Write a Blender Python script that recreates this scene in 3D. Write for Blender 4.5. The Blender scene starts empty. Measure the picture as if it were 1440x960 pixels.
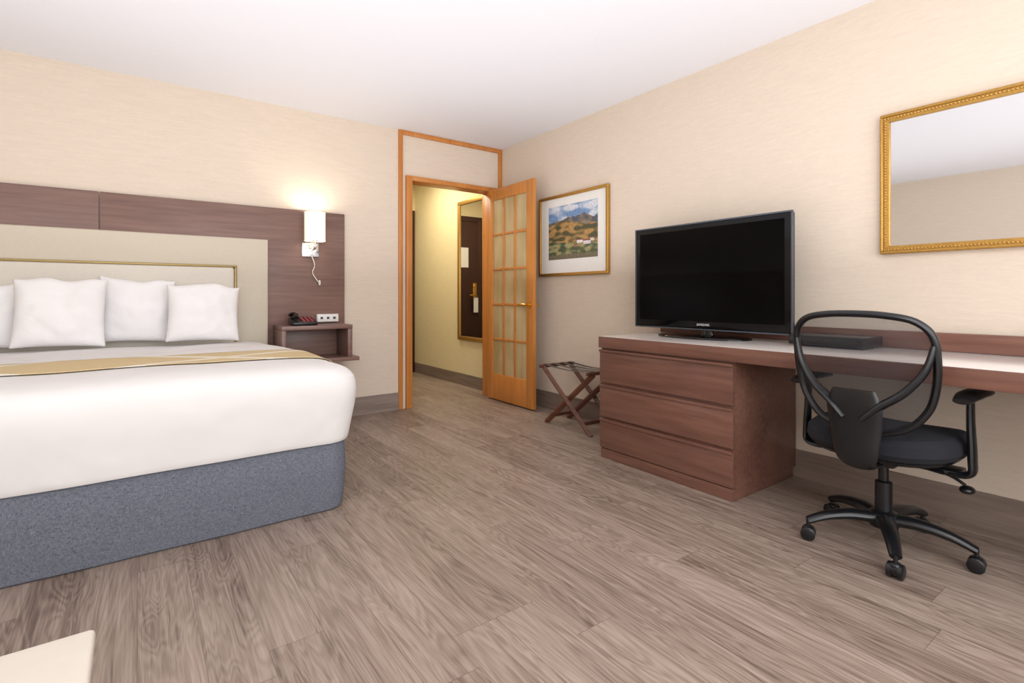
import bpy, bmesh, math, random
from mathutils import Vector, Matrix, noise
random.seed(4)
scene=bpy.context.scene
scene.view_settings.view_transform='Standard'
COL=scene.collection
# ---------------------------------------------------------------- node helpers
def lin(c):
    return tuple(((v/255)/12.92 if v/255<=.04045 else ((v/255+.055)/1.055)**2.4) for v in c)+(1.0,)
class NT:
    def __init__(s,name):
        s.m=bpy.data.materials.new(name); s.m.use_nodes=True
        s.t=s.m.node_tree; s.b=s.t.nodes['Principled BSDF']; s.out=s.t.nodes['Material Output']
    def n(s,typ,**kw):
        nd=s.t.nodes.new(typ)
        for k,v in kw.items(): setattr(nd,k,v)
        return nd
    def l(s,a,b): s.t.links.new(a,b)
    def math(s,op,a,b=None,c=None):
        nd=s.n('ShaderNodeMath',operation=op)
        for i,v in enumerate((a,b,c)):
            if v is None: continue
            if isinstance(v,(int,float)): nd.inputs[i].default_value=v
            else: s.l(v,nd.inputs[i])
        return nd.outputs[0]
    def coord(s,scale=(1,1,1),rot=(0,0,0)):
        tc=s.n('ShaderNodeTexCoord'); mp=s.n('ShaderNodeMapping')
        mp.inputs['Scale'].default_value=scale; mp.inputs['Rotation'].default_value=rot
        s.l(tc.outputs['Object'],mp.inputs['Vector']); return mp.outputs['Vector']
    def noise(s,vec,scale=5,detail=4,rough=.5,dist=0):
        nd=s.n('ShaderNodeTexNoise'); nd.inputs['Scale'].default_value=scale; nd.inputs['Detail'].default_value=detail
        nd.inputs['Roughness'].default_value=rough; nd.inputs['Distortion'].default_value=dist
        s.l(vec,nd.inputs['Vector']); return nd.outputs['Fac']
    def ramp(s,fac,stops):
        nd=s.n('ShaderNodeValToRGB'); e=nd.color_ramp.elements
        e[0].position,e[0].color=stops[0]; e[1].position,e[1].color=stops[-1]
        for p,c in stops[1:-1]:
            x=e.new(p); x.color=c
        s.l(fac,nd.inputs['Fac']); return nd.outputs['Color']
    def mix(s,fac,a,b,mode='MIX'):
        nd=s.n('ShaderNodeMix',data_type='RGBA',blend_type=mode)
        for v,i in ((fac,0),(a,6),(b,7)):
            if isinstance(v,(int,float)): nd.inputs[i].default_value=v
            elif isinstance(v,tuple): nd.inputs[i].default_value=v
            else: s.l(v,nd.inputs[i])
        return nd.outputs[2]
    def bump(s,h,strength=.2,dist=.002):
        nd=s.n('ShaderNodeBump'); nd.inputs['Strength'].default_value=strength; nd.inputs['Distance'].default_value=dist
        s.l(h,nd.inputs['Height']); s.l(nd.outputs[0],s.b.inputs['Normal'])
    def set(s,**kw):
        for k,v in kw.items(): s.b.inputs[k.replace('_',' ')].default_value=v
def plain(name,c,rough=.5,metal=0,var=.06,vs=30,spec=.5,bump=0,bd=.002,bs=None,**kw):
    t=NT(name); f=t.noise(t.coord(),vs,3)
    base=lin(c); lo=tuple(v*(1-var) for v in base[:3])+(1,); hi=tuple(min(1,v*(1+var)) for v in base[:3])+(1,)
    t.l(t.ramp(f,[(.3,lo),(.7,hi)]),t.b.inputs['Base Color'])
    t.set(Roughness=rough,Metallic=metal); t.b.inputs['Specular IOR Level'].default_value=spec
    if bump: t.bump(t.noise(t.coord(),bs,2,.5,.8) if bs else f,bump,bd)
    t.set(**kw)
    return t.m
def wood(name,dark,light,axis='Y',rough=.4,fine=60,coarse=5,spec=.5):
    t=NT(name)
    a=.06
    sc={'X':(a,1,1),'Y':(1,a,1),'Z':(1,1,a)}[axis]
    v=t.coord(sc)
    f1=t.noise(v,fine,5,.6,.3); f2=t.noise(v,coarse,3,.5,.8)
    f=t.math('ADD',t.math('MULTIPLY',f1,.55),t.math('MULTIPLY',f2,.45))
    t.l(t.ramp(f,[(.30,lin(dark)),(.70,lin(light))]),t.b.inputs['Base Color'])
    t.set(Roughness=rough); t.b.inputs['Specular IOR Level'].default_value=spec
    t.bump(f1,.05,.001)
    return t.m
# wallpaper
def wallpaper(name,c,amt=.045):
    t=NT(name)
    f=t.noise(t.coord((14,14,150)),3,4,.6); g=t.noise(t.coord((2,2,22)),4,3); 
    k=t.math('ADD',t.math('MULTIPLY',f,.6),t.math('MULTIPLY',g,.4))
    b=lin(c); lo=tuple(v*(1-amt*1.5) for v in b[:3])+(1,); hi=tuple(min(1,v*(1+amt)) for v in b[:3])+(1,)
    t.l(t.ramp(k,[(.35,lo),(.65,hi)]),t.b.inputs['Base Color']); t.set(Roughness=.75); t.b.inputs['Specular IOR Level'].default_value=.25
    t.bump(f,.25,.002); return t.m
M={}
M['wall']=wallpaper('wallpaper_beige',(219,204,187))
M['hallwall']=wallpaper('wallpaper_hall',(222,208,168))
M['ceil']=plain('ceiling_white',(236,236,241),.85,var=.012,vs=120,bump=.1)
# floor planks
def floor_mat(name):
    t=NT(name); tc=t.n('ShaderNodeTexCoord'); sp=t.n('ShaderNodeSeparateXYZ'); t.l(tc.outputs['Object'],sp.inputs[0])
    x,y=(sp.outputs[0],sp.outputs[1]) 
    W,L=.152,1.22
    xr=t.math('DIVIDE',x,W); row=t.math('FLOOR',xr); fx=t.math('FRACT',xr)
    wn=t.n('ShaderNodeTexWhiteNoise',noise_dimensions='1D'); t.l(row,wn.inputs['W'])
    yr=t.math('ADD',t.math('DIVIDE',y,L),t.math('MULTIPLY',wn.outputs['Value'],5.3)); cell=t.math('FLOOR',yr); fy=t.math('FRACT',yr)
    cb=t.n('ShaderNodeCombineXYZ'); t.l(row,cb.inputs[0]); t.l(cell,cb.inputs[1])
    w2=t.n('ShaderNodeTexWhiteNoise',noise_dimensions='2D'); t.l(cb.outputs[0],w2.inputs['Vector']); idv=w2.outputs['Value']
    def gvec(k):
        gv=t.n('ShaderNodeCombineXYZ'); t.l(t.math('ADD',x,t.math('MULTIPLY',idv,7)),gv.inputs[0]); t.l(t.math('MULTIPLY',y,k),gv.inputs[1]); t.l(t.math('MULTIPLY',idv,31),gv.inputs[2]); return gv.outputs[0]
    g1=t.noise(gvec(.022),210,4,.6,.0)
    g3=t.noise(gvec(.035),60,5,.65,.12)
    g2=t.noise(gvec(.13),7,3,.5,.6)
    rings=t.math('SINE',t.math('MULTIPLY',g2,130)); rings=t.math('MULTIPLY_ADD',rings,.5,.5)
    f=t.math('ADD',t.math('MULTIPLY',g1,.30),t.math('ADD',t.math('MULTIPLY',g3,.38),t.math('ADD',t.math('MULTIPLY',g2,.25),t.math('MULTIPLY',rings,.07))))
    f=t.math('ADD',f,t.math('MULTIPLY_ADD',idv,.055,-.027))
    c=t.ramp(f,[(.37,lin((102,86,76))),(.46,lin((134,117,105))),(.55,lin((154,137,124))),(.67,lin((173,157,145)))])
    ex=t.math('MINIMUM',fx,t.math('SUBTRACT',1,fx)); ey=t.math('MINIMUM',fy,t.math('SUBTRACT',1,fy))
    sx=t.math('LESS_THAN',ex,.009); sy=t.math('LESS_THAN',ey,.0013); se=t.math('MAXIMUM',sx,sy)
    c=t.mix(t.math('MULTIPLY',se,.38),c,lin((84,69,61)))
    t.l(c,t.b.inputs['Base Color'])
    t.l(t.math('MULTIPLY_ADD',g3,.2,.33),t.b.inputs['Roughness']); t.b.inputs['Specular IOR Level'].default_value=.42
    t.bump(f,.05,.001); return t.m
M['floor']=floor_mat('floor_planks')
M['base']=wood('baseboard_wood',(110,94,85),(150,133,122),'Y',.5,50,6)
M['basex']=wood('baseboard_wood_x',(114,99,90),(154,138,127),'X',.5,50,6)
M['mahY']=wood('mahogany_y',(92,58,48),(136,97,82),'Y',.3,40,4)
M['mahZ']=wood('mahogany_z',(92,58,48),(136,97,82),'Z',.3,40,4)
M['headw']=wood('headboard_wood',(104,78,70),(142,111,101),'X',.38,40,4)
M['orange']=wood('oak_orange',(178,108,46),(212,144,74),'Z',.35,40,5)
M['rackw']=wood('rack_wood',(74,42,32),(114,70,52),'Y',.35,60,6)
M['desktop']=plain('desk_top_glare',(220,213,208),.16,var=.03,vs=14)  # pale base colour stands in for window glare on the desk
M['black']=plain('black_plastic',(19,20,23),.3,var=.1)
M['blackgl']=plain('black_gloss',(8,8,10),.08,var=.05)
M['screen']=plain('tv_screen',(3,3,4),.2,var=.02,spec=.1)
M['bezel']=plain('tv_bezel',(9,9,11),.1,var=.03,spec=.3)
M['bezedge']=plain('tv_edge',(70,76,84),.15,var=.03)
M['fabricb']=plain('chair_fabric',(22,24,31),.9,var=.35,vs=400,bump=.5)
M['chrome']=plain('chrome',(205,205,205),.18,1)
M['brass']=plain('brass',(214,168,84),.25,1)
M['gold']=plain('gold_leaf',(186,144,74),.38,.7,var=.12,vs=120,bump=.3)
M['goldtrim']=plain('gold_trim',(170,146,88),.35,.4)
M['mirror']=plain('mirror_glass',(222,222,222),.01,1,var=.0)
M['mat']=plain('white_mat',(232,230,225),.8,var=.01)
M['white']=plain('white_plastic',(232,230,225),.4,var=.01)
M['darkdoor']=wood('dark_entry_door',(44,22,20),(66,36,32),'Z',.35)
M['cushO']=plain('leather_beige',(200,189,170),.5,var=.02,vs=60,bump=.1)
M['cushI']=plain('leather_cream',(215,207,194),.5,var=.02,vs=60,bump=.1)
M['linen']=plain('white_linen',(226,223,221),.85,var=.010,vs=7,bump=.5,bd=.03,bs=3.2)
M['pillow']=plain('white_pillowcase',(240,238,238),.85,var=.012,vs=14,bump=.4,bd=.02,bs=7)
M['tabletop']=plain('cream_table_top',(216,207,194),.35,var=.015)
M['red']=plain('red_plastic',(140,28,40),.4)
# skirt
t=NT('denim_fabric'); a=t.noise(t.coord((1,1,9)),85,3,.75); b=t.noise(t.coord((9,9,1)),85,3,.75)
f=t.math('ADD',t.math('MULTIPLY',a,.5),t.math('MULTIPLY',b,.5))
t.l(t.ramp(f,[(.40,lin((74,78,89))),(.60,lin((130,133,143)))]),t.b.inputs['Base Color']); t.set(Roughness=.95); t.b.inputs['Specular IOR Level'].default_value=.1; t.bump(f,.4,.002); M['denim']=t.m
# runner fabric: gold with pale crossing bands
t=NT('runner_gold'); tc=t.n('ShaderNodeTexCoord'); sp=t.n('ShaderNodeSeparateXYZ'); t.l(tc.outputs['Object'],sp.inputs[0])
d1=t.math('ABSOLUTE',t.math('SUBTRACT',t.math('FRACT',t.math('ADD',t.math('MULTIPLY',sp.outputs[0],1.0),t.math('MULTIPLY',sp.outputs[1],1.15))),.5))
d2=t.math('ABSOLUTE',t.math('SUBTRACT',t.math('FRACT',t.math('SUBTRACT',t.math('MULTIPLY',sp.outputs[0],.8),t.math('MULTIPLY',sp.outputs[1],1.6))),.5))
mk=t.math('MAXIMUM',t.math('LESS_THAN',d1,.05),t.math('LESS_THAN',d2,.045))
fn=t.noise(t.coord(),160,2); c=t.ramp(fn,[(.3,lin((202,179,136))),(.7,lin((216,196,157)))])
t.l(t.mix(t.math('MULTIPLY',mk,.9),c,lin((230,224,210))),t.b.inputs['Base Color']); t.set(Roughness=.95); t.b.inputs['Specular IOR Level'].default_value=.1; M['runner']=t.m
# lamp shade
t=NT('lamp_shade_fabric'); t.set(Roughness=.8)
fn=t.noise(t.coord((60,60,4)),8,2); t.l(t.ramp(fn,[(.3,lin((246,236,222))),(.7,lin((255,248,238)))]),t.b.inputs['Base Color'])
t.b.inputs['Emission Color'].default_value=lin((255,240,218)); t.b.inputs['Emission Strength'].default_value=.45; M['shade']=t.m
# chair mesh (see-through net)
t=NT('black_net'); tr=t.n('ShaderNodeBsdfTransparent'); mx=t.n('ShaderNodeMixShader'); fn=t.noise(t.coord(),200,2)
t.l(t.math('MULTIPLY_ADD',fn,.1,.46),mx.inputs[0]); t.l(tr.outputs[0],mx.inputs[1]); t.l(t.b.outputs[0],mx.inputs[2]); t.l(mx.outputs[0],t.out.inputs[0])
t.b.inputs['Base Color'].default_value=lin((42,43,48)); t.set(Roughness=.8); M['net']=t.m
# curtained glass of the french door, a warm reflection put into its colour
t=NT('curtain_reflection_glass'); f1=t.noise(t.coord((1,1,.05)),14,2,.5,.3); f2=t.noise(t.coord((1,1,.8)),3,2)
f=t.math('ADD',t.math('MULTIPLY',f1,.4),t.math('MULTIPLY',f2,.6))
t.l(t.ramp(f,[(.35,lin((166,142,98))),(.65,lin((206,188,148)))]),t.b.inputs['Base Color']); t.set(Roughness=.4); M['glass']=t.m
# vertex colour paint
t=NT('painting_paint'); vc=t.n('ShaderNodeVertexColor',layer_name='paint'); t.l(vc.outputs[0],t.b.inputs['Base Color']); t.set(Roughness=.5)
M['paint']=t.m
# ---------------------------------------------------------------- object helpers
OFF={}
def finish(name,bm,mat,parent=None,smooth=True,label=None,category=None,group=None,sub=0,structure=False,autos=35):
    off=OFF.get(parent.name,Vector()) if parent else None
    me=bpy.data.meshes.new(name)
    bmesh.ops.recalc_face_normals(bm,faces=bm.faces[:])
    if parent is None:
        cs=[v.co for v in bm.verts]
        o=Vector(((min(c.x for c in cs)+max(c.x for c in cs))/2,(min(c.y for c in cs)+max(c.y for c in cs))/2,min(c.z for c in cs)))
        if structure: o=Vector()
    else: o=off
    bmesh.ops.translate(bm,verts=bm.verts[:],vec=-o)
    bm.to_mesh(me); bm.free()
    if smooth:
        for p in me.polygons: p.use_smooth=True
        try: me.set_sharp_from_angle(angle=math.radians(autos))
        except Exception: pass
    ob=bpy.data.objects.new(name,me); COL.objects.link(ob)
    for m in (mat if isinstance(mat,(list,tuple)) else [mat]): me.materials.append(m)
    if parent is None: ob.location=o; OFF[ob.name]=o
    else: ob.parent=parent; OFF[ob.name]=off
    if sub:
        md=ob.modifiers.new('subsurf','SUBSURF'); md.levels=sub; md.render_levels=sub
    if structure: ob['kind']='structure'
    if label: ob['label']=label
    if category: ob['category']=category
    if group: ob['group']=group
    return ob
def thing(name,loc,label,category,group=None):
    e=bpy.data.objects.new(name,None); e.empty_display_size=.1; e.location=loc; COL.objects.link(e)
    e['label']=label; e['category']=category
    if group: e['group']=group
    OFF[e.name]=Vector(loc); return e
def bbox(bm,x0,x1,y0,y1,z0,z1,bev=0,seg=2,mi=0):
    r=bmesh.ops.create_cube(bm,size=1.0)
    vs=r['verts']
    bmesh.ops.scale(bm,verts=vs,vec=(x1-x0,y1-y0,z1-z0)); bmesh.ops.translate(bm,verts=vs,vec=((x0+x1)/2,(y0+y1)/2,(z0+z1)/2))
    if bev:
        es=list({e for v in vs for e in v.link_edges})
        bmesh.ops.bevel(bm,geom=es,offset=bev,segments=seg,profile=.5,affect='EDGES')
def box(name,x0,x1,y0,y1,z0,z1,mat,bev=0,seg=2,**kw):
    bm=bmesh.new(); bbox(bm,x0,x1,y0,y1,z0,z1,bev,seg); return finish(name,bm,mat,**kw)
def boxes(name,lst,mat,bev=0,seg=2,**kw):
    bm=bmesh.new()
    for b in lst: bbox(bm,*b,bev,seg)
    return finish(name,bm,mat,**kw)
def catmull(P,k=6,closed=False):
    P=[Vector(p) for p in P]; n=len(P); out=[]
    rng=range(n if closed else n-1)
    for i in rng:
        g=(lambda j:P[j%n]) if closed else (lambda j:P[max(0,min(n-1,j))])
        p0,p1,p2,p3=g(i-1),g(i),g(i+1),g(i+2)
        for s in range(k):
            u=s/k
            out.append(.5*((2*p1)+(p2-p0)*u+(2*p0-5*p1+4*p2-p3)*u*u+(3*p1-p0-3*p2+p3)*u**3))
    if not closed: out.append(P[-1])
    return out
def sweep(bm,pts,rad,n=12,closed=False,up=(0,0,1)):
    pts=[Vector(p) for p in pts]; up=Vector(up); N=len(pts)
    if not isinstance(rad,list): rad=[rad]*N
    elif len(rad)!=N:
        R=rad; rad=[]
        for i in range(N):
            u=i/(N-1)*(len(R)-1); j=min(int(u),len(R)-2); w=u-j
            A=R[j] if isinstance(R[j],tuple) else (R[j],R[j]); B=R[j+1] if isinstance(R[j+1],tuple) else (R[j+1],R[j+1])
            rad.append((A[0]*(1-w)+B[0]*w,A[1]*(1-w)+B[1]*w))
    rings=[]
    for i,p in enumerate(pts):
        if closed: tg=pts[(i+1)%N]-pts[i-1]
        else: tg=pts[min(i+1,N-1)]-pts[max(i-1,0)]
        tg.normalize(); sd=tg.cross(up)
        if sd.length<1e-3: sd=tg.cross(Vector((1,0,0)))
        sd.normalize(); nm=sd.cross(tg)
        a,b=rad[i] if isinstance(rad[i],tuple) else (rad[i],rad[i])
        rings.append([bm.verts.new(p+sd*a*math.cos(2*math.pi*k/n)+nm*b*math.sin(2*math.pi*k/n)) for k in range(n)])
    for i in range(N if closed else N-1):
        A,B=rings[i],rings[(i+1)%N]
        for k in range(n): bm.faces.new((A[k],A[(k+1)%n],B[(k+1)%n],B[k]))
    if not closed: bm.faces.new(rings[0][::-1]); bm.faces.new(rings[-1])
def lathe(bm,c,prof,n=24,mat=None,cap=True):
    rings=[]
    for r,z in prof:
        ring=[]
        for k in range(n):
            v=Vector((r*math.cos(2*math.pi*k/n),r*math.sin(2*math.pi*k/n),z))
            if mat: v=mat@v
            ring.append(bm.verts.new(v+Vector(c)))
        rings.append(ring)
    for A,B in zip(rings,rings[1:]):
        for k in range(n): bm.faces.new((A[k],A[(k+1)%n],B[(k+1)%n],B[k]))
    if cap: bm.faces.new(rings[0][::-1]); bm.faces.new(rings[-1])
def cyl(bm,p0,p1,r,n=16): sweep(bm,[p0,p1],r,n)
# ---------------------------------------------------------------- room shell
XL,XR,YB,YF,ZC=-2.15,3.008,4.327,-1.7,2.502
HY=6.35; HXL=1.80
def S(name,*a,**k): return box(name,*a,structure=True,smooth=False,**k)
S('floor',XL-.1,XR+.1,YF-.1,HY+.1,-.1,0,M['floor'])
S('ceiling',XL-.1,XR+.1,YF-.1,HY+.1,ZC,ZC+.1,M['ceil'])
S('wall_right',XR,XR+.1,YF-.1,YB+.12,0,ZC,M['wall'])
S('wall_hall_right',XR,XR+.1,YB+.12,HY,0,ZC,M['hallwall'])
S('wall_left',XL-.1,XL,YF-.1,YB+.12,0,ZC,M['wall'])
boxes('wall_back',[(XL,1.985,YB,YB+.12,0,ZC),(1.985,2.895,YB,YB+.12,2.065,ZC),(2.895,XR,YB,YB+.12,0,ZC)],M['wall'],structure=True,smooth=False)
S('wall_hall_left',HXL-.1,HXL,YB+.12,HY,0,ZC,M['hallwall'])
S('wall_hall_end',HXL,XR,HY,HY+.1,0,ZC,M['hallwall'])
boxes('wall_front',[(XL,XR,YF-.1,YF,0,.45),(XL,XR,YF-.1,YF,2.35,ZC),(XL,-1.7,YF-.1,YF,.45,2.35),(2.6,XR,YF-.1,YF,.45,2.35)],M['wall'],structure=True,smooth=False)
boxes('window_1',[(-1.7,2.6,YF-.08,YF-.02,.45,.51),(-1.7,2.6,YF-.08,YF-.02,2.29,2.35),(-1.7,-1.64,YF-.08,YF-.02,.45,2.35),(2.54,2.6,YF-.08,YF-.02,.45,2.35),(.42,.48,YF-.08,YF-.02,.45,2.35)],M['white'],structure=True)
# baseboards
S('baseboard_right',XR-.014,XR,YF,YB,0,.152,M['base'])
S('baseboard_back',XL,1.887,YB-.014,YB,0,.152,M['basex'])
S('baseboard_hall',XR-.014,XR,YB+.12,HY,0,.13,M['base'])
# partition frame trims
boxes('trim_1',[(1.887,1.925,YB-.02,YB+.005,0,ZC),(1.925,XR,YB-.02,YB+.005,2.462,ZC),(2.968,XR,YB-.02,YB+.005,2.10,2.462)],M['orange'],structure=True,bev=.003)
boxes('trim_2',[(1.955,2.012,YB-.03,YB+.14,0,2.10),(2.87,2.94,YB-.03,YB+.14,0,2.10),(2.012,2.87,YB-.03,YB+.14,2.058,2.10)],M['orange'],structure=True,bev=.003)
# entry door at the end of the hall
boxes('trim_3',[(1.90,1.99,HY-.03,HY,0,2.15),(2.91,XR-.015,HY-.03,HY,0,2.15),(1.99,2.91,HY-.03,HY,2.08,2.15)],M['darkdoor'],structure=True,bev=.004)
ed=thing('entry_door',(2.45,HY-.02,0),'dark brown entry door at the end of hallway','door'); ed['kind']='structure'; ed.name='door_2'; OFF['door_2']=Vector((2.45,HY-.02,0))
box('door_panel',1.995,2.905,HY-.045,HY-.005,0.005,2.075,M['darkdoor'],.003,parent=ed)
bm=bmesh.new(); bbox(bm,2.035,2.095,HY-.053,HY-.045,.96,1.20,.004); cyl(bm,(2.065,HY-.05,1.03),(2.065,HY-.10,1.03),.011); sweep(bm,[(2.065,HY-.10,1.03),(2.12,HY-.105,1.03),(2.18,HY-.10,1.028)],.009)
cyl(bm,(2.065,HY-.05,1.15),(2.065,HY-.066,1.15),.02)
finish('door_handle',bm,M['brass'],parent=ed)
for z in (.25,1.05,1.85):
    box('hinge',2.885,2.915,HY-.056,HY-.044,z-.05,z+.05,M['brass'],.002,parent=ed)
box('evacuation_notice',2.17,2.30,HY-.048,HY-.045,1.42,1.70,M['mat'],parent=ed,label='white framed evacuation notice')
hg=thing('door_hanger',(2.065,HY-.07,.80),'cream paper door hanger on door handle','sign')
bm=bmesh.new(); bbox(bm,2.03,2.105,HY-.085,HY-.082,.78,.99); finish('card',bm,M['mat'],parent=hg)
# ---------------------------------------------------------------- french door leaf
dr=thing('french_door',(2.87,YB-.04,0),'orange oak French door with fifteen curtained glass panes','door'); dr.name='door_1'; dr['kind']='structure'; OFF['door_1']=Vector((2.87,YB-.04,0))
DX0,DX1=2.815,2.85; DY0,DY1=3.556,4.290; DZ0,DZ1=.012,2.052
st=.10; gy0,gy1=DY0+st,DY1-.09; gz0,gz1=.26,1.945
L=[(DX0,DX1,DY0,gy0,DZ0,DZ1),(DX0,DX1,gy1,DY1,DZ0,DZ1),(DX0,DX1,gy0,gy1,DZ0,gz0),(DX0,DX1,gy0,gy1,gz1,DZ1)]
for i in (1,2):
    y=gy0+(gy1-gy0)*i/3; L.append((DX0+.003,DX1-.003,y-.011,y+.011,gz0,gz1))
for i in range(1,5):
    z=gz0+(gz1-gz0)*i/5; L.append((DX0+.004,DX1-.004,gy0,gy1,z-.011,z+.011))
boxes('door_frame',L,M['orange'],.003,parent=dr)
box('glass_pane',2.829,2.836,gy0,gy1,gz0,gz1,M['glass'],parent=dr,smooth=False,label='curtained glass')
for sgn,xx in ((-1,DX0),(1,DX1)):
    bm=bmesh.new(); R=Matrix.Rotation(math.pi/2,4,'Y')
    lathe(bm,(xx,DY0+.055,.935),[(.001,-.006),(.03,-.006),(.03,.004),(.022,.008),(.001,.008)],20,R)
    cyl(bm,(xx,DY0+.055,.935),(xx+sgn*.05,DY0+.055,.935),.009)
    sweep(bm,catmull([(xx+sgn*.05,DY0+.045,.935),(xx+sgn*.055,DY0+.10,.938),(xx+sgn*.05,DY0+.16,.93)],5),[.011,.009,.007])
    finish('door_handle',bm,M['brass'],parent=dr)
for z in (.25,1.05,1.85):
    bm=bmesh.new(); cyl(bm,(DX1+.008,DY1+.004,z-.045),(DX1+.008,DY1+.004,z+.045),.007); bbox(bm,DX1-.02,DX1+.01,DY1-.002,DY1+.004,z-.045,z+.045)
    finish('hinge',bm,M['brass'],parent=dr)
# ---------------------------------------------------------------- headboard
HB=YB
hb=thing('headboard',(-.19,YB-.03,0),'dark wood wall headboard with cream padded panel','headboard')
boxes('wood_panel',[(-1.775,-.203,HB-.034,HB-.015,.30,1.694),(-.197,1.397,HB-.034,HB-.015,.49,1.694),(-.9,.5,HB-.034,HB-.015,0,.50)],M['headw'],.002,parent=hb)
bm=bmesh.new()
vv=[(-1.15,1.440),(.80,1.440),(.80,.40),(.585,.40),(.585,1.232),(-.935,1.232),(-.935,.40),(-1.15,.40)]
f0=[bm.verts.new((x,HB-.10,z)) for x,z in vv]; 
fc=bm.faces.new(f0); r=bmesh.ops.extrude_face_region(bm,geom=[fc]); bmesh.ops.translate(bm,verts=[v for v in r['geom'] if isinstance(v,bmesh.types.BMVert)],vec=(0,.065,0))
bmesh.ops.bevel(bm,geom=[e for e in bm.edges if all(abs(v.co.y-(HB-.10))<1e-5 for v in e.verts)],offset=.014,segments=3,profile=.5,affect='EDGES')
finish('padded_border',bm,M['cushO'],parent=hb,label='beige padded border')
box('center_cushion',-.923,.573,HB-.110,HB-.035,.40,1.224,M['cushI'],.02,4,parent=hb,label='cream padded cushion')
boxes('gold_trim',[(-.933,.583,HB-.108,HB-.04,1.223,1.234),(.573,.584,HB-.108,HB-.04,.45,1.223),(-.934,-.923,HB-.108,HB-.04,.45,1.223)],M['goldtrim'],.003,parent=hb,label='thin gold piping')
# ---------------------------------------------------------------- bed
def rrect(x0,x1,y0,y1,r,n=8,step=.08):
    pts=[]
    def arc(cx,cy,a0):
        for i in range(n+1):
            a=a0+math.pi/2*i/n; pts.append((cx+r*math.cos(a),cy+r*math.sin(a)))
    def seg(p,q):
        k=int(max(abs(p[0]-q[0]),abs(p[1]-q[1]))/step)
        for i in range(1,k): pts.append((p[0]+(q[0]-p[0])*i/k,p[1]+(q[1]-p[1])*i/k))
    arc(x1-r,y1-r,0); seg((x1-r,y1),(x0+r,y1)); arc(x0+r,y1-r,math.pi/2); seg((x0,y1-r),(x0,y0+r))
    arc(x0+r,y0+r,math.pi); seg((x0+r,y0),(x1-r,y0)); arc(x1-r,y0+r,1.5*math.pi); seg((x1,y0+r),(x1,y1-r))
    return pts
bx0,bx1,by0,by1=-1.205,.825,2.46,4.19
bed=thing('bed',(-.19,3.3,0),'large bed with white duvet and blue-grey skirted base','bed')
def sst(a,b,v):
    t=max(0,min(1,(v-a)/(b-a))); return t*t*(3-2*t)
def rings_mesh(spec,r0,cap_top=True,cap_bot=False,wob=0,base=(bx0,bx1,by0,by1),taper=0):
    bm=bmesh.new(); rr=[]
    P=rrect(base[0],base[1],base[2],base[3],r0)
    cx,cy=(base[0]+base[1])/2,(base[2]+base[3])/2; hx,hy=(base[1]-base[0])/2,(base[3]-base[2])/2
    for off,z in spec:
        ring=[]
        for i,(x,y) in enumerate(P):
            k=noise.noise(Vector((x*3.1,y*3.1,z*1.5)))*wob
            k2=noise.noise(Vector((x*2.3+9,y*2.3,z)))*wob
            X=cx+(x-cx)*(hx+off+k)/hx; Y=cy+(y-cy)*(hy+off+k)/hy
            X-=taper*sst(3.2,3.95,Y)*(X-cx)/hx
            ring.append(bm.verts.new((X,min(Y,4.205),z+(k2*.5 if z>.1 else 0))))
        rr.append(ring)
    n=len(P)
    for A,B in zip(rr,rr[1:]):
        for k in range(n): bm.faces.new((A[k],A[(k+1)%n],B[(k+1)%n],B[k]))
    if cap_top: bm.faces.new(rr[-1])
    if cap_bot: bm.faces.new(rr[0][::-1])
    return bm
bm=rings_mesh([(-.022,.0),(-.012,.008),(-.004,.08),(.0,.20),(-.004,.31),(-.02,.335)],.09,True,True,.012,taper=.03)
finish('bed_skirt',bm,M['denim'],parent=bed,label='blue-grey fabric bed skirt')
bm=rings_mesh([(-.05,.336),(-.04,.36),(-.04,.60),(-.08,.635)],.12,True,True,taper=.06)
finish('mattress',bm,M['linen'],parent=bed)
bm=rings_mesh([(-.002,.322),(.010,.320),(.016,.335),(.028,.42),(.044,.50),(.052,.575),(.044,.632),(.016,.665),(-.03,.682),(-.10,.690),(-.25,.694),(-.5,.695),(-.8,.695)],.12,True,False,.02,taper=.09)
duvet=finish('duvet',bm,M['linen'],sub=1,parent=bed,label='smooth white duvet')
# runner
bm=bmesh.new(); P=[]
edge=[(.76,.703),(.785,.698),(.81,.692),(.825,.686),(.84,.68),(.852,.671),(.862,.662),(.872,.651),(.88,.64),(.887,.625),(.893,.61)]
prof=[(-.38-x,z) for x,z in edge[::-1]]+[(x/20,.7065) for x in range(-22,15)]+edge
for j in range(17):
    y=2.80+.46*j/16
    P.append([bm.verts.new((x,y,z)) for x,z in prof])
for A,B in zip(P,P[1:]):
    for k in range(len(A)-1): bm.faces.new((A[k],A[k+1],B[k+1],B[k]))
rn=finish('bed_runner',bm,M['runner'],label='pale gold bed runner with light crossing bands',category='bed runner',autos=180)
sw=rn.modifiers.new('wrap','SHRINKWRAP'); sw.target=duvet; sw.wrap_method='NEAREST_SURFACEPOINT'; sw.wrap_mode='ABOVE_SURFACE'; sw.offset=.007
sm=rn.modifiers.new('solid','SOLIDIFY'); sm.thickness=.002; sm.offset=0
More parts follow.
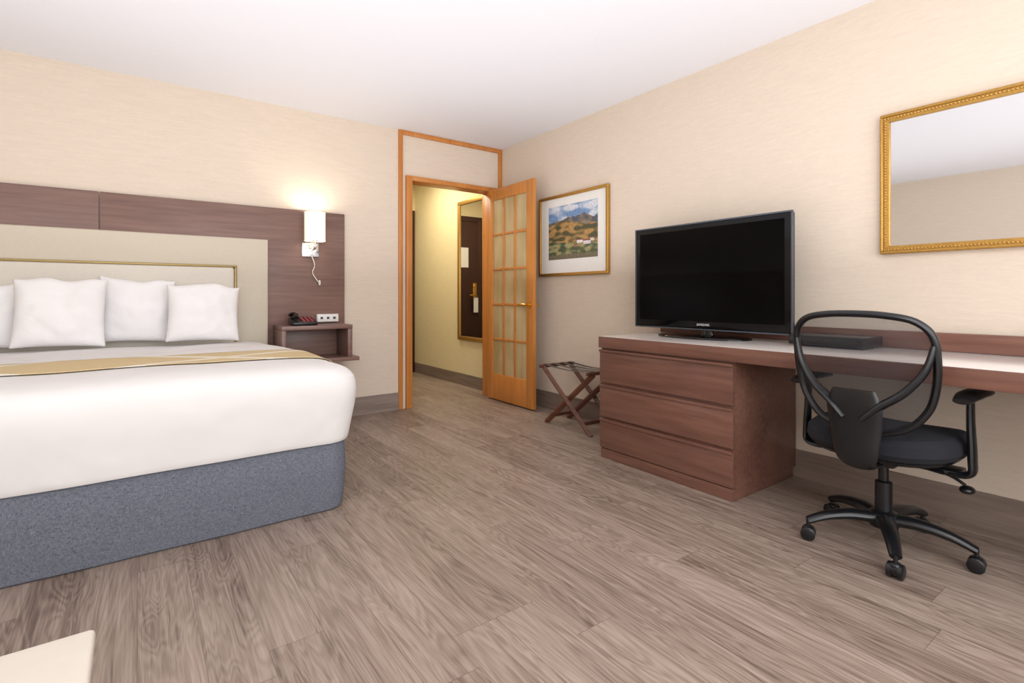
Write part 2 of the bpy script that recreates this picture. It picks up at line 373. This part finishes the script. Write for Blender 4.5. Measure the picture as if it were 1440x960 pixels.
# pillows
def pillow(cx,cy,w,h,tk,yaw,lean,z0,seed,roll=0):
    bm=bmesh.new(); n=20; fr={};bk={}
    def pos(i,j,s):
        u=-1+2*i/n; v=-1+2*j/n
        e=max(0,(1-abs(u)**2.8))**.5*max(0,(1-abs(v)**2.8))**.5
        x=u*w/2*(1-.065*(1-v*v)); z=v*h/2*(1-(.10 if v>0 else .05)*(1-abs(u)**2.5))
        z+=.02*noise.noise(Vector((u*1.5,seed,0)))*(v+1)
        k=noise.noise(Vector((u*1.7+seed,v*1.7,seed*2)))*.3+noise.noise(Vector((u*4+seed,v*4,seed*2)))*.18
        return Vector((x,s*tk/2*e*(1+k),z))
    for i in range(n+1):
        for j in range(n+1):
            edge=i in(0,n) or j in(0,n)
            fr[i,j]=bm.verts.new(pos(i,j,-1)); bk[i,j]=fr[i,j] if edge else bm.verts.new(pos(i,j,1))
    for i in range(n):
        for j in range(n):
            bm.faces.new((fr[i,j],fr[i+1,j],fr[i+1,j+1],fr[i,j+1])); bm.faces.new((bk[i,j],bk[i,j+1],bk[i+1,j+1],bk[i+1,j]))
    Mx=Matrix.Rotation(yaw,4,'Z')@Matrix.Rotation(-lean,4,'X')@Matrix.Rotation(roll,4,'Y')
    bmesh.ops.transform(bm,matrix=Mx,verts=bm.verts[:])
    zm=min(v.co.z for v in bm.verts)
    bmesh.ops.translate(bm,verts=bm.verts[:],vec=(cx,cy,z0-zm))
    return bm
for cx,cy,w,h,tk,yaw,lean,sd,rl in ((.36,3.98,.44,.40,.15,.03,.14,1.3,.03),(.0,4.13,.42,.44,.12,-.03,.08,4.2,.035),(-.36,3.98,.44,.42,.15,.03,.14,7.7,.03),(-.74,4.13,.43,.40,.12,-.02,.08,9.1,.02)):
    finish('pillow',pillow(cx,cy,w,h,tk,yaw,lean,.700,sd,rl),M['pillow'],label='plump white pillow leaning against the headboard',category='pillow',group='white pillows on the bed',sub=1,autos=180)
# ---------------------------------------------------------------- nightstand
ns=thing('nightstand',(1.08,4.15,.505),'wall-mounted dark wood nightstand with open compartment','nightstand')
boxes('body',[(.845,1.36,3.985,HB-.036,.762,.792),(.845,.875,3.99,HB-.036,.54,.762),(1.325,1.36,3.99,HB-.036,.54,.762),(.875,1.325,HB-.06,HB-.036,.54,.762)],M['headw'],.003,parent=ns)
box('shelf',.845,1.415,3.985,HB-.036,.510,.54,M['headw'],.003,parent=ns,label='lower ledge shelf')
# outlet box
ou=thing('power_outlet',(1.25,HB-.04,.80),'white power outlet box mounted above nightstand','outlet')
box('body',1.165,1.335,HB-.075,HB-.036,.805,.868,M['white'],.006,parent=ou)
for x in (1.20,1.25,1.30):
    boxes('socket',[(x-.010,x+.010,HB-.0765,HB-.0745,.828,.846)],M['bezedge'],parent=ou)
# telephone
ph=thing('telephone',(1.02,4.12,.793),'black and red desk telephone on nightstand','telephone')
bm=bmesh.new(); bbox(bm,.93,1.11,4.03,4.20,.793,.820,.01,3)
for v in bm.verts:
    if v.co.z>.81 : v.co.z+=(v.co.y-4.03)*.20
finish('base',bm,M['black'],parent=ph)
bm=bmesh.new(); sweep(bm,catmull([(.955,4.04,.850),(.96,4.07,.866),(.975,4.12,.874),(.96,4.17,.880),(.955,4.20,.868)],5),[(.022,.016),(.016,.011),(.014,.010),(.016,.011),(.022,.016)]); finish('handset',bm,M['black'],parent=ph,label='black handset')
for i in range(3):
    for j in range(4): box('key',1.005+.03*i,1.025+.03*i,4.045+.03*j,4.065+.03*j,.820+.006*j,.831+.007*j,M['red'],.002,parent=ph,label='red key')
# ---------------------------------------------------------------- sconce
LX,LY=1.13,4.19
sc=thing('wall_sconce',(LX,HB-.036,1.30),'chrome wall lamp with white drum shade, switched on','wall lamp')
bm=bmesh.new(); lathe(bm,(LX,LY,0),[(.080,1.445),(.078,1.445),(.078,1.670),(.080,1.670)],32,cap=False)
rr=finish('lamp_shade',bm,M['shade'],parent=sc,label='glowing white fabric shade')
box('backplate',LX-.075,LX+.055,HB-.048,HB-.036,1.325,1.440,M['chrome'],.004,parent=sc,label='square chrome backplate')
bm=bmesh.new(); sweep(bm,catmull([(LX,HB-.045,1.385),(LX,LY+.02,1.385),(LX,LY,1.40),(LX,LY,1.46)],5),.009); lathe(bm,(LX,LY,0),[(.02,1.44),(.022,1.45),(.022,1.49),(.01,1.50)],16)
finish('arm',bm,M['chrome'],parent=sc,label='chrome arm')
bm=bmesh.new(); lathe(bm,(LX,LY,0),[(.012,1.495),(.02,1.51),(.032,1.55),(.026,1.58),(.008,1.595)],16); 
bulbm=NT('bulb_glow'); bulbm.b.inputs['Emission Color'].default_value=lin((255,235,200)); bulbm.b.inputs['Emission Strength'].default_value=4; 
finish('bulb',bm,bulbm.m,parent=sc)
bm=bmesh.new(); sweep(bm,catmull([(LX,HB-.05,1.33),(LX+.02,HB-.055,1.26),(LX+.005,HB-.05,1.20),(LX+.04,HB-.05,1.14),(LX+.06,HB-.048,1.12)],6),.0035,8); lathe(bm,(LX+.06,HB-.048,0),[(.006,1.10),(.009,1.105),(.009,1.135),(.004,1.14)],10)
finish('cord',bm,M['white'],parent=sc,label='white cord with switch')
# ---------------------------------------------------------------- hall mirror
def frame_rect(bm,xw,y0,y1,z0,z1,wd,th,round_=.006):
    bbox(bm,xw-th,xw,y0,y1,z1-wd,z1,round_,3); bbox(bm,xw-th,xw,y0,y1,z0,z0+wd,round_,3)
    bbox(bm,xw-th,xw,y0,y0+wd,z0+wd*.9,z1-wd*.9,round_,3); bbox(bm,xw-th,xw,y1-wd,y1,z0+wd*.9,z1-wd*.9,round_,3)
hm=thing('hallway_mirror',(XR-.01,4.89,.52),'tall gold-framed mirror on hallway wall','mirror')
bm=bmesh.new(); frame_rect(bm,XR-.001,4.60,5.17,.515,2.09,.045,.028); finish('frame',bm,M['gold'],parent=hm)
box('glass',XR-.016,XR-.008,4.64,5.13,.555,2.05,M['mirror'],smooth=False,parent=hm)
# ---------------------------------------------------------------- painting
pc=thing('framed_painting',(XR-.01,3.25,1.189),'gold-framed mountain landscape painting with white mat','painting')
bm=bmesh.new(); frame_rect(bm,XR-.001,2.822,3.682,1.189,1.898,.026,.03); finish('frame',bm,M['gold'],parent=pc)
box('mat_board',XR-.014,XR-.006,2.84,3.664,1.207,1.88,M['mat'],smooth=False,parent=pc,label='white mat board')
def paintcol(u,v):
    nz=lambda a,b,s=0:noise.noise(Vector((u*a+s,v*b+s,s)))
    h1=.72+.06*math.exp(-((u-.62)/.25)**2)+.04*nz(6,0,3)+.02*nz(20,0,5)
    h2=.60+.12*math.exp(-((u-.32)/.26)**2)+.04*nz(7,0,8)
    h3=.33-.08*u+.04*nz(5,0,11)
    jit=.5*nz(26,26,2)+.5*nz(60,60,1)
    if v>h1:
        c=(112,144,184); k=max(0,min(1,(nz(4,8,6)+.2)*2.6)); c=tuple(a*(1-k)+b*k for a,b in zip(c,(208,212,220)))
    elif v>h2: 
        k=max(0,min(1,.5+2*nz(9,9,4))); c=tuple(a*(1-k)+b*k for a,b in zip((84,88,98),(138,120,100)))
    elif v>h3:
        k=max(0,min(1,.6+2.2*nz(7,12,7))); c=tuple(a*(1-k)+b*k for a,b in zip((80,78,54),(174,136,84)))
    else:
        k=max(0,min(1,.5+2.2*nz(8,14,9))); c=tuple(a*(1-k)+b*k for a,b in zip((74,86,62),(154,146,102)))
    for (a,b,w,hh,cc) in ((.66,.30,.12,.05,(226,220,220)),(.80,.27,.14,.055,(216,202,208)),(.58,.22,.05,.04,(166,94,84)),(.90,.31,.07,.05,(206,196,188))):
        if abs(u-a)<w/2 and abs(v-b)<hh/2: c=cc
        elif abs(u-a)<w/2+.01 and 0<v-b-hh/2<.02: c=(134,82,74)
    if v<.09+.03*nz(9,0,1): c=(112,104,84)
    return tuple(max(0,min(255,x*(1+.28*jit))) for x in c)
bm=bmesh.new(); cl=bm.loops.layers.float_color.new('paint'); nu,nv=110,84; g={}
for i in range(nu+1):
    for j in range(nv+1): g[i,j]=bm.verts.new((XR-.0155,3.556-.611*i/nu,1.333+.467*j/nv))
for i in range(nu):
    for j in range(nv):
        f=bm.faces.new((g[i,j],g[i+1,j],g[i+1,j+1],g[i,j+1])); c=lin(paintcol((i+.5)/nu,(j+.5)/nv))
        for lp in f.loops: lp[cl]=c
finish('canvas',bm,M['paint'],smooth=False,parent=pc,label='painted mountain village landscape')
# ---------------------------------------------------------------- wall mirror
wm=thing('wall_mirror',(XR-.01,.42,1.219),'wide mirror in beaded gold frame above desk','mirror')
bm=bmesh.new(); my0,my1,mz0,mz1=-.16,.997,1.219,1.906
frame_rect(bm,XR-.001,my0,my1,mz0,mz1,.014,.030); frame_rect(bm,XR-.001,my0+.030,my1-.030,mz0+.030,mz1-.030,.010,.022,.004); frame_rect(bm,XR-.001,my0+.010,my1-.010,mz0+.010,mz1-.010,.026,.022,.004)
finish('frame',bm,M['gold'],parent=wm,label='gold frame')
bm=bmesh.new(); bd=[]
stp=.0135; y=my0+.03
while y<my1-.02: bd+= [(y,mz0+.022),(y,mz1-.022)]; y+=stp
z=mz0+.036
while z<mz1-.031: bd+= [(my0+.022,z),(my1-.022,z)]; z+=stp
for (y,z) in bd: bmesh.ops.create_icosphere(bm,subdivisions=1,radius=.0056,matrix=Matrix.Translation((XR-.0235,y,z)))
finish('beading',bm,M['gold'],parent=wm,label='gold beaded moulding')
box('glass',XR-.012,XR-.006,my0+.034,my1-.034,mz0+.034,mz1-.034,M['mirror'],smooth=False,parent=wm)
# ---------------------------------------------------------------- dresser + desk
DXf=2.356; DW=XR-.016
dd=thing('dresser',(2.68,1.857,0),'dark mahogany three-drawer dresser under the desk top','dresser')
box('body',DXf+.024,DW,1.406,2.308,.06,.688,M['mahY'],.002,parent=dd)
box('plinth',DXf+.012,DW-.02,1.412,2.302,0,.06,M['mahY'],.002,parent=dd)
for z0,z1 in ((.066,.247),(.262,.460),(.475,.680)):
    bm=bmesh.new(); bbox(bm,DXf+.004,DXf+.024,1.407,2.307,z0,z1,.004,2)
    dw=finish('drawer',bm,M['mahY'],parent=dd)
    bm=bmesh.new(); bbox(bm,DXf-.004,DXf+.006,1.407,2.307,z1-.016,z1-.001,.003,2)
    finish('drawer_pull',bm,M['mahY'],parent=dw,label='full-width lip pull')
dk=thing('desk',(2.68,.9,.69),'long dark mahogany desk with top coloured pale as glare','desk')
box('desk_top',DXf+.004,DW,-.50,2.304,.745,.762,M['desktop'],.002,parent=dk,label='glossy top with window glare in its pale colour')
boxes('edge_apron',[(DXf-.004,DXf+.022,-.50,2.31,.690,.760),(DXf+.02,DW,2.288,2.310,.690,.760)],M['mahY'],.003,parent=dk)
box('underside',DXf+.022,DW,-.50,2.288,.690,.744,M['mahY'],parent=dk)
box('backsplash',XR-.045,XR-.017,-.50,2.31,.763,.846,M['mahY'],.003,parent=dk)
box('end_panel',DXf+.02,DW,-.50,-.46,0,.69,M['mahZ'],.003,parent=dk)
# ---------------------------------------------------------------- television
TX=2.79
tv=thing('television',(TX,1.85,.762),'black flat-screen television on swivel stand','television')
bm=bmesh.new(); bbox(bm,TX-.008,TX+.03,1.325,2.375,.808,1.464,.012,3); bbox(bm,TX+.03,TX+.07,1.45,2.25,.87,1.40,.015,2); finish('housing',bm,M['bezel'],parent=tv)
boxes('edge_strip',[(TX-.012,TX+.004,1.322,2.378,1.458,1.467),(TX-.012,TX+.004,1.322,2.378,.805,.813),(TX-.012,TX+.004,1.322,1.330,.813,1.458),(TX-.012,TX+.004,2.370,2.378,.813,1.458)],M['bezedge'],.002,parent=tv,label='grey translucent edge')
box('screen',TX-.0115,TX-.007,1.365,2.335,.858,1.428,M['screen'],smooth=False,parent=tv)
bm=bmesh.new(); nn=48; prof=[(1,0),(1.0,.006),(.985,.010),(.2,.016)]; rg=[]
for s,z in prof: rg.append([bm.verts.new((TX-.02+.17*s*math.cos(2*math.pi*k/nn),1.85+.30*s*math.sin(2*math.pi*k/nn),.7625+z)) for k in range(nn)])
for A,B in zip(rg,rg[1:]):
    for k in range(nn): bm.faces.new((A[k],A[(k+1)%nn],B[(k+1)%nn],B[k]))
bm.faces.new(rg[-1]); bm.faces.new(rg[0][::-1]); finish('stand_base',bm,M['blackgl'],parent=tv)
bm=bmesh.new(); sweep(bm,[(TX+.03,1.85,.775),(TX+.03,1.85,.80),(TX+.03,1.85,.87)],[(.02,.05),(.018,.04),(.018,.04)],24,up=(0,1,0)); finish('stand_neck',bm,M['blackgl'],parent=tv,label='black glossy stand neck')
def text(body,size,loc,rot,mat,parent,name='logo',label=None):
    cu=bpy.data.curves.new(name,'FONT'); cu.body=body; cu.size=size; cu.extrude=.0004; cu.align_x='CENTER'; cu.align_y='CENTER'
    tmp=bpy.data.objects.new('tmp',cu); COL.objects.link(tmp); bpy.context.view_layer.update()
    dg=bpy.context.evaluated_depsgraph_get(); me=bpy.data.meshes.new_from_object(tmp.evaluated_get(dg)); bpy.data.objects.remove(tmp)
    bm=bmesh.new(); bm.from_mesh(me); bpy.data.meshes.remove(me)
    bmesh.ops.transform(bm,matrix=Matrix.Translation(loc)@rot,verts=bm.verts[:])
    return finish(name,bm,mat,parent=parent,smooth=False,label=label)
RW=Matrix.Rotation(-math.pi/2,4,'Z')@Matrix.Rotation(math.pi/2,4,'X')
text('SAMSUNG',.019,(TX-.0125,1.85,.838),RW,M['mat'],tv,'logo','white lettering')
# set-top box
sb=thing('set_top_box',(2.80,1.15,.762),'black cable box on the desk','cable box')
box('body',2.70,2.94,.97,1.305,.770,.818,M['black'],.004,parent=sb)
boxes('display',[(2.696,2.701,.98,1.295,.778,.812)],M['blackgl'],parent=sb)
for x,y in ((2.73,1.00),(2.91,1.00),(2.73,1.28),(2.91,1.28)):
    bm=bmesh.new(); cyl(bm,(x,y,.762),(x,y,.771),.012); finish('foot',bm,M['black'],parent=sb)
# ---------------------------------------------------------------- luggage rack
lr=thing('luggage_rack',(2.78,2.92,0),'folding dark wood luggage rack with webbing straps','luggage rack')
ya,yb=2.665,3.20
for x in (2.64,2.93):
    bm=bmesh.new(); sweep(bm,[(x,ya,.0),(x,yb,.445)],[(.016,.023),(.016,.023)],4); finish('leg',bm,M['rackw'],parent=lr,smooth=False)
    bm=bmesh.new(); sweep(bm,[(x+.027*(1 if x<2.8 else -1),yb,.0),(x+.027*(1 if x<2.8 else -1),ya,.445)],[(.016,.023),(.016,.023)],4); finish('leg',bm,M['rackw'],parent=lr,smooth=False)
for y in (ya,yb): box('rail',2.60,2.965,y-.014,y+.014,.44,.466,M['rackw'],.005,parent=lr)
box('stretcher',2.64,2.93,2.745,2.765,.06,.085,M['rackw'],.004,parent=lr)
box('stretcher',2.64,2.93,3.095,3.115,.06,.085,M['rackw'],.004,parent=lr)
for x in (2.66,2.75,2.84,2.92):
    bm=bmesh.new(); pv=None
    for k in range(13):
        u=k/12; y=ya+(yb-ya)*u; z=.469-.02*math.sin(math.pi*u)
        a=bm.verts.new((x-.018,y,z)); b=bm.verts.new((x+.018,y,z))
        if pv: bm.faces.new((pv[0],pv[1],b,a))
        pv=(a,b)
    s=finish('strap',bm,M['black'],parent=lr,label='black webbing strap'); md=s.modifiers.new('solid','SOLIDIFY'); md.thickness=.003
# ---------------------------------------------------------------- office chair
CX,CY=2.46,.809
ch=thing('office_chair',(CX,CY,0),'black mesh-back swivel office chair at the desk','chair')
legang0=math.atan2(.685-CY,2.198-CX)
bm=bmesh.new(); lathe(bm,(CX,CY,0),[(.02,.075),(.05,.08),(.055,.10),(.05,.135),(.03,.145),(.03,.15)],24); finish('hub',bm,M['black'],parent=ch)
bm=bmesh.new(); lathe(bm,(CX,CY,0),[(.03,.14),(.03,.26),(.028,.262),(.018,.264),(.018,.36),(.03,.362)],20); finish('gas_column',bm,M['black'],parent=ch)
for i in range(5):
    a=legang0+i*2*math.pi/5; c,s=math.cos(a),math.sin(a)
    bm=bmesh.new(); sweep(bm,catmull([(CX+.03*c,CY+.03*s,.112),(CX+.12*c,CY+.12*s,.118),(CX+.21*c,CY+.21*s,.105),(CX+.285*c,CY+.285*s,.078)],4),[(.034,.026),(.030,.022),(.025,.018),(.020,.014)],12)
    finish('leg',bm,M['black'],parent=ch)
    bm=bmesh.new(); px,py=CX+.282*c,CY+.282*s
    cyl(bm,(px,py,.05),(px,py,.082),.008,10)
    ax=Vector((-s,c,0)) if i%2 else Vector((c*.4-s*.9,s*.4+c*.9,0)).normalized()
    q=Vector((px,py,.0275))
    for sg in (-1,1):
        p0=q+ax*sg*.006; p1=q+ax*sg*.026
        sweep(bm,[p0,p0+ax*sg*.003,p1-ax*sg*.003,p1],[.022,.027,.027,.022],20,up=(0,0,1))
    sweep(bm,[q-ax*.008+Vector((0,0,.004)),q+ax*.008+Vector((0,0,.004))],[.024,.024],16)
    bmesh.ops.create_uvsphere(bm,u_segments=14,v_segments=8,radius=.020,matrix=Matrix.Translation((px,py,.045))@Matrix.Diagonal((1.1,1.1,.7,1)))
    finish('caster',bm,M['black'],parent=ch)
# mechanism
bm=bmesh.new(); bbox(bm,CX-.11,CX+.10,CY-.07,CY+.07,.345,.385,.01,2); bbox(bm,CX-.05,CX+.05,CY-.25,CY+.25,.355,.372,.006,2); finish('tilt_mechanism',bm,M['black'],parent=ch)
# seat
def sq(a,e=.62):
    c,s=math.cos(a),math.sin(a); return math.copysign(abs(c)**e,c),math.copysign(abs(s)**e,s)
def seatmesh(spec,x0):
    bm=bmesh.new(); n=48; rg=[]
    for hx,hy,z,dip in spec:
        ring=[]
        for k in range(n):
            c,s=sq(2*math.pi*k/n); ring.append(bm.verts.new((x0+hx*c*(1 if c<0 else 1.0),CY+hy*s*(1-.06*max(0,-c)),z-dip*max(0,c)**2+.012*abs(s)**2)))
        rg.append(ring)
    for A,B in zip(rg,rg[1:]):
        for k in range(n): bm.faces.new((A[k],A[(k+1)%n],B[(k+1)%n],B[k]))
    bm.faces.new(rg[0][::-1]); bm.faces.new(rg[-1]); return bm
finish('seat_shell',seatmesh([(.19,.20,.378,0),(.225,.235,.384,0),(.235,.245,.398,.0),(.22,.23,.400,0)],CX+.02),M['black'],parent=ch)
finish('seat',seatmesh([(.21,.22,.396,0),(.24,.25,.402,.0),(.254,.264,.425,.003),(.250,.260,.458,.008),(.227,.237,.480,.012),(.16,.17,.486,.010),(.07,.07,.482,.003)],CX+.02),M['fabricb'],parent=ch,label='black fabric seat cushion')
# back
def bp(dy,z,back=0): return (CX-.225-(z-.5)*.17+.05*(dy/.235)**2-back,CY+dy,z)
half=[(0,.948),(.10,.943),(.18,.924),(.224,.875),(.233,.79),(.226,.69),(.200,.60),(.13,.525),(0,.495)]
loop=[bp(y,z) for y,z in half]+[bp(-y,z) for y,z in half[-2:0:-1]]
NL=len(loop)*6
bm=bmesh.new(); sweep(bm,catmull(loop,6,True),[(.013,.017)]*NL,12,True,up=(1,0,0)); finish('back_frame',bm,M['black'],parent=ch)
bm=bmesh.new(); LP=[Vector(p) for p in catmull(loop,6,True)]; cen=Vector(bp(0,.72)); rg=[]
for s in (1,.8,.6,.4,.2):
    ring=[]
    for p in LP:
        dy=(p.y-CY)*s; z=cen.z+(p.z-cen.z)*s; ring.append(bm.verts.new(bp(dy,z)))
    rg.append(ring)
for A,B in zip(rg,rg[1:]):
    for k in range(len(LP)): bm.faces.new((A[k],A[(k+1)%len(LP)],B[(k+1)%len(LP)],B[k]))
bm.faces.new(rg[-1]); finish('back_mesh',bm,M['net'],parent=ch,label='see-through black mesh')
# Y-shaped support: arms flow down from the frame sides into the spine
bm=bmesh.new()
for sg in (-1,1):
    arm=[bp(sg*.228,.84,.006),bp(sg*.205,.75,.022),bp(sg*.15,.67,.036),bp(sg*.085,.615,.044),bp(sg*.03,.56,.048)]
    sweep(bm,catmull(arm,6),[(.009,.012),(.013,.017),(.014,.021),(.015,.030),(.013,.040)],12,up=(1,0,0))
finish('back_support',bm,M['black'],parent=ch,label='curved plastic support arms')
bm=bmesh.new(); sp_=[bp(0,.665,.044),bp(0,.60,.05),bp(0,.52,.052),(CX-.275,CY,.43),(CX-.255,CY,.385),(CX-.17,CY,.364),(CX-.08,CY,.362)]
sweep(bm,catmull(sp_,6),[(.070,.010),(.094,.018),(.088,.026),(.076,.026),(.060,.022),(.045,.016),(.04,.012)],20,up=(1,0,0)); finish('spine',bm,M['black'],parent=ch,label='solid lumbar plate and spine')
# armrests
for sg in (-1,1):
    y=CY+sg*.278
    bm=bmesh.new(); sweep(bm,catmull([(CX-.03,CY+sg*.12,.368),(CX-.03,CY+sg*.22,.36),(CX-.03,y,.372),(CX-.03,y+sg*.005,.43),(CX-.03,y,.56),(CX-.03,y,.640)],6),[(.03,.010),(.03,.011),(.030,.013),(.028,.014),(.022,.013),(.022,.012)],12,up=(0,1,0))
    ar=finish('armrest',bm,M['black'],parent=ch)
    bm=bmesh.new(); sweep(bm,catmull([(CX-.14,y,.645),(CX-.05,y,.655),(CX+.06,y,.655),(CX+.14,y,.650)],5),[(.026,.010),(.040,.016),(.042,.016),(.034,.011)],16); finish('arm_pad',bm,M['black'],parent=ar)
bm=bmesh.new(); sweep(bm,catmull([(CX+.02,CY-.08,.36),(CX+.03,CY-.20,.335),(CX+.03,CY-.25,.31)],5),.006,8); bmesh.ops.create_uvsphere(bm,u_segments=14,v_segments=10,radius=.03,matrix=Matrix.Translation((CX+.03,CY-.255,.295))@Matrix.Diagonal((1,.8,.5,1)))
finish('lever',bm,M['black'],parent=ch)
# ---------------------------------------------------------------- low table corner
tb=thing('low_table',(-.36,.75,0),'low table with pale cream top','table')
box('table_top',-.66,-.057,.42,1.128,.425,.45,M['tabletop'],.008,3,parent=tb)
for x in (-.62,-.12):
    for y in (.47,1.06): box('leg',x-.02,x+.02,y-.02,y+.02,0,.425,M['mahZ'],.003,parent=tb)
# ---------------------------------------------------------------- unseen ceiling disc added for the fill light (behind the camera)
cl_=thing('fill_disc',(.6,-.6,ZC-.08),'round white disc added for the fill light','added disc')
bm=bmesh.new(); lathe(bm,(.6,-.6,0),[(.05,ZC-.08),(.14,ZC-.07),(.18,ZC-.03),(.19,ZC-.001)],32); finish('disc_body',bm,M['white'],parent=cl_)
# ---------------------------------------------------------------- lights
def area(name,loc,rot,sx,sy,e,c,spread=math.pi):
    l=bpy.data.lights.new(name,'AREA'); l.shape='RECTANGLE'; l.size=sx; l.size_y=sy; l.energy=e; l.color=c; l.spread=spread
    o=bpy.data.objects.new(name,l); o.location=loc; o.rotation_euler=rot; COL.objects.link(o); return o
def point(name,loc,e,c,r=.05):
    l=bpy.data.lights.new(name,'POINT'); l.energy=e; l.color=c; l.shadow_soft_size=r
    o=bpy.data.objects.new(name,l); o.location=loc; COL.objects.link(o); return o
area('window_light',(.45,YF+.02,1.4),(math.pi/2,0,0),4.2,1.85,88,(.98,.985,1))
area('fill_light',(.6,-.5,ZC-.12),(math.radians(28),0,0),2.2,1.2,34,(1,.99,.98))  # soft fill added behind the camera to brighten the room
area('bounce_fill',(.5,1.4,1.15),(math.pi,0,0),4.4,4.6,64,(.955,.97,1))  # wide upward fill, added to brighten the ceiling
point('sconce_light',(LX,LY,1.62),3.0,(1,.91,.78),.03)
area('hall_light',(2.4,5.3,ZC-.03),(0,0,0),.5,.8,23,(1,.91,.72))
w=bpy.data.worlds.new('world'); scene.world=w; w.use_nodes=True
w.node_tree.nodes['Background'].inputs[0].default_value=(.9,.95,1,1); w.node_tree.nodes['Background'].inputs[1].default_value=1.2
# ---------------------------------------------------------------- camera
cam=bpy.data.cameras.new('camera'); co=bpy.data.objects.new('camera',cam); COL.objects.link(co); scene.camera=co
cam.sensor_width=36; cam.sensor_fit='HORIZONTAL'; cam.lens=725.05/1440*36; cam.clip_start=.02
co.location=(0,0,1.013); co.rotation_euler=(math.pi/2,0,-math.radians(36.011))
cam.shift_y=-(480-416.2)/1440
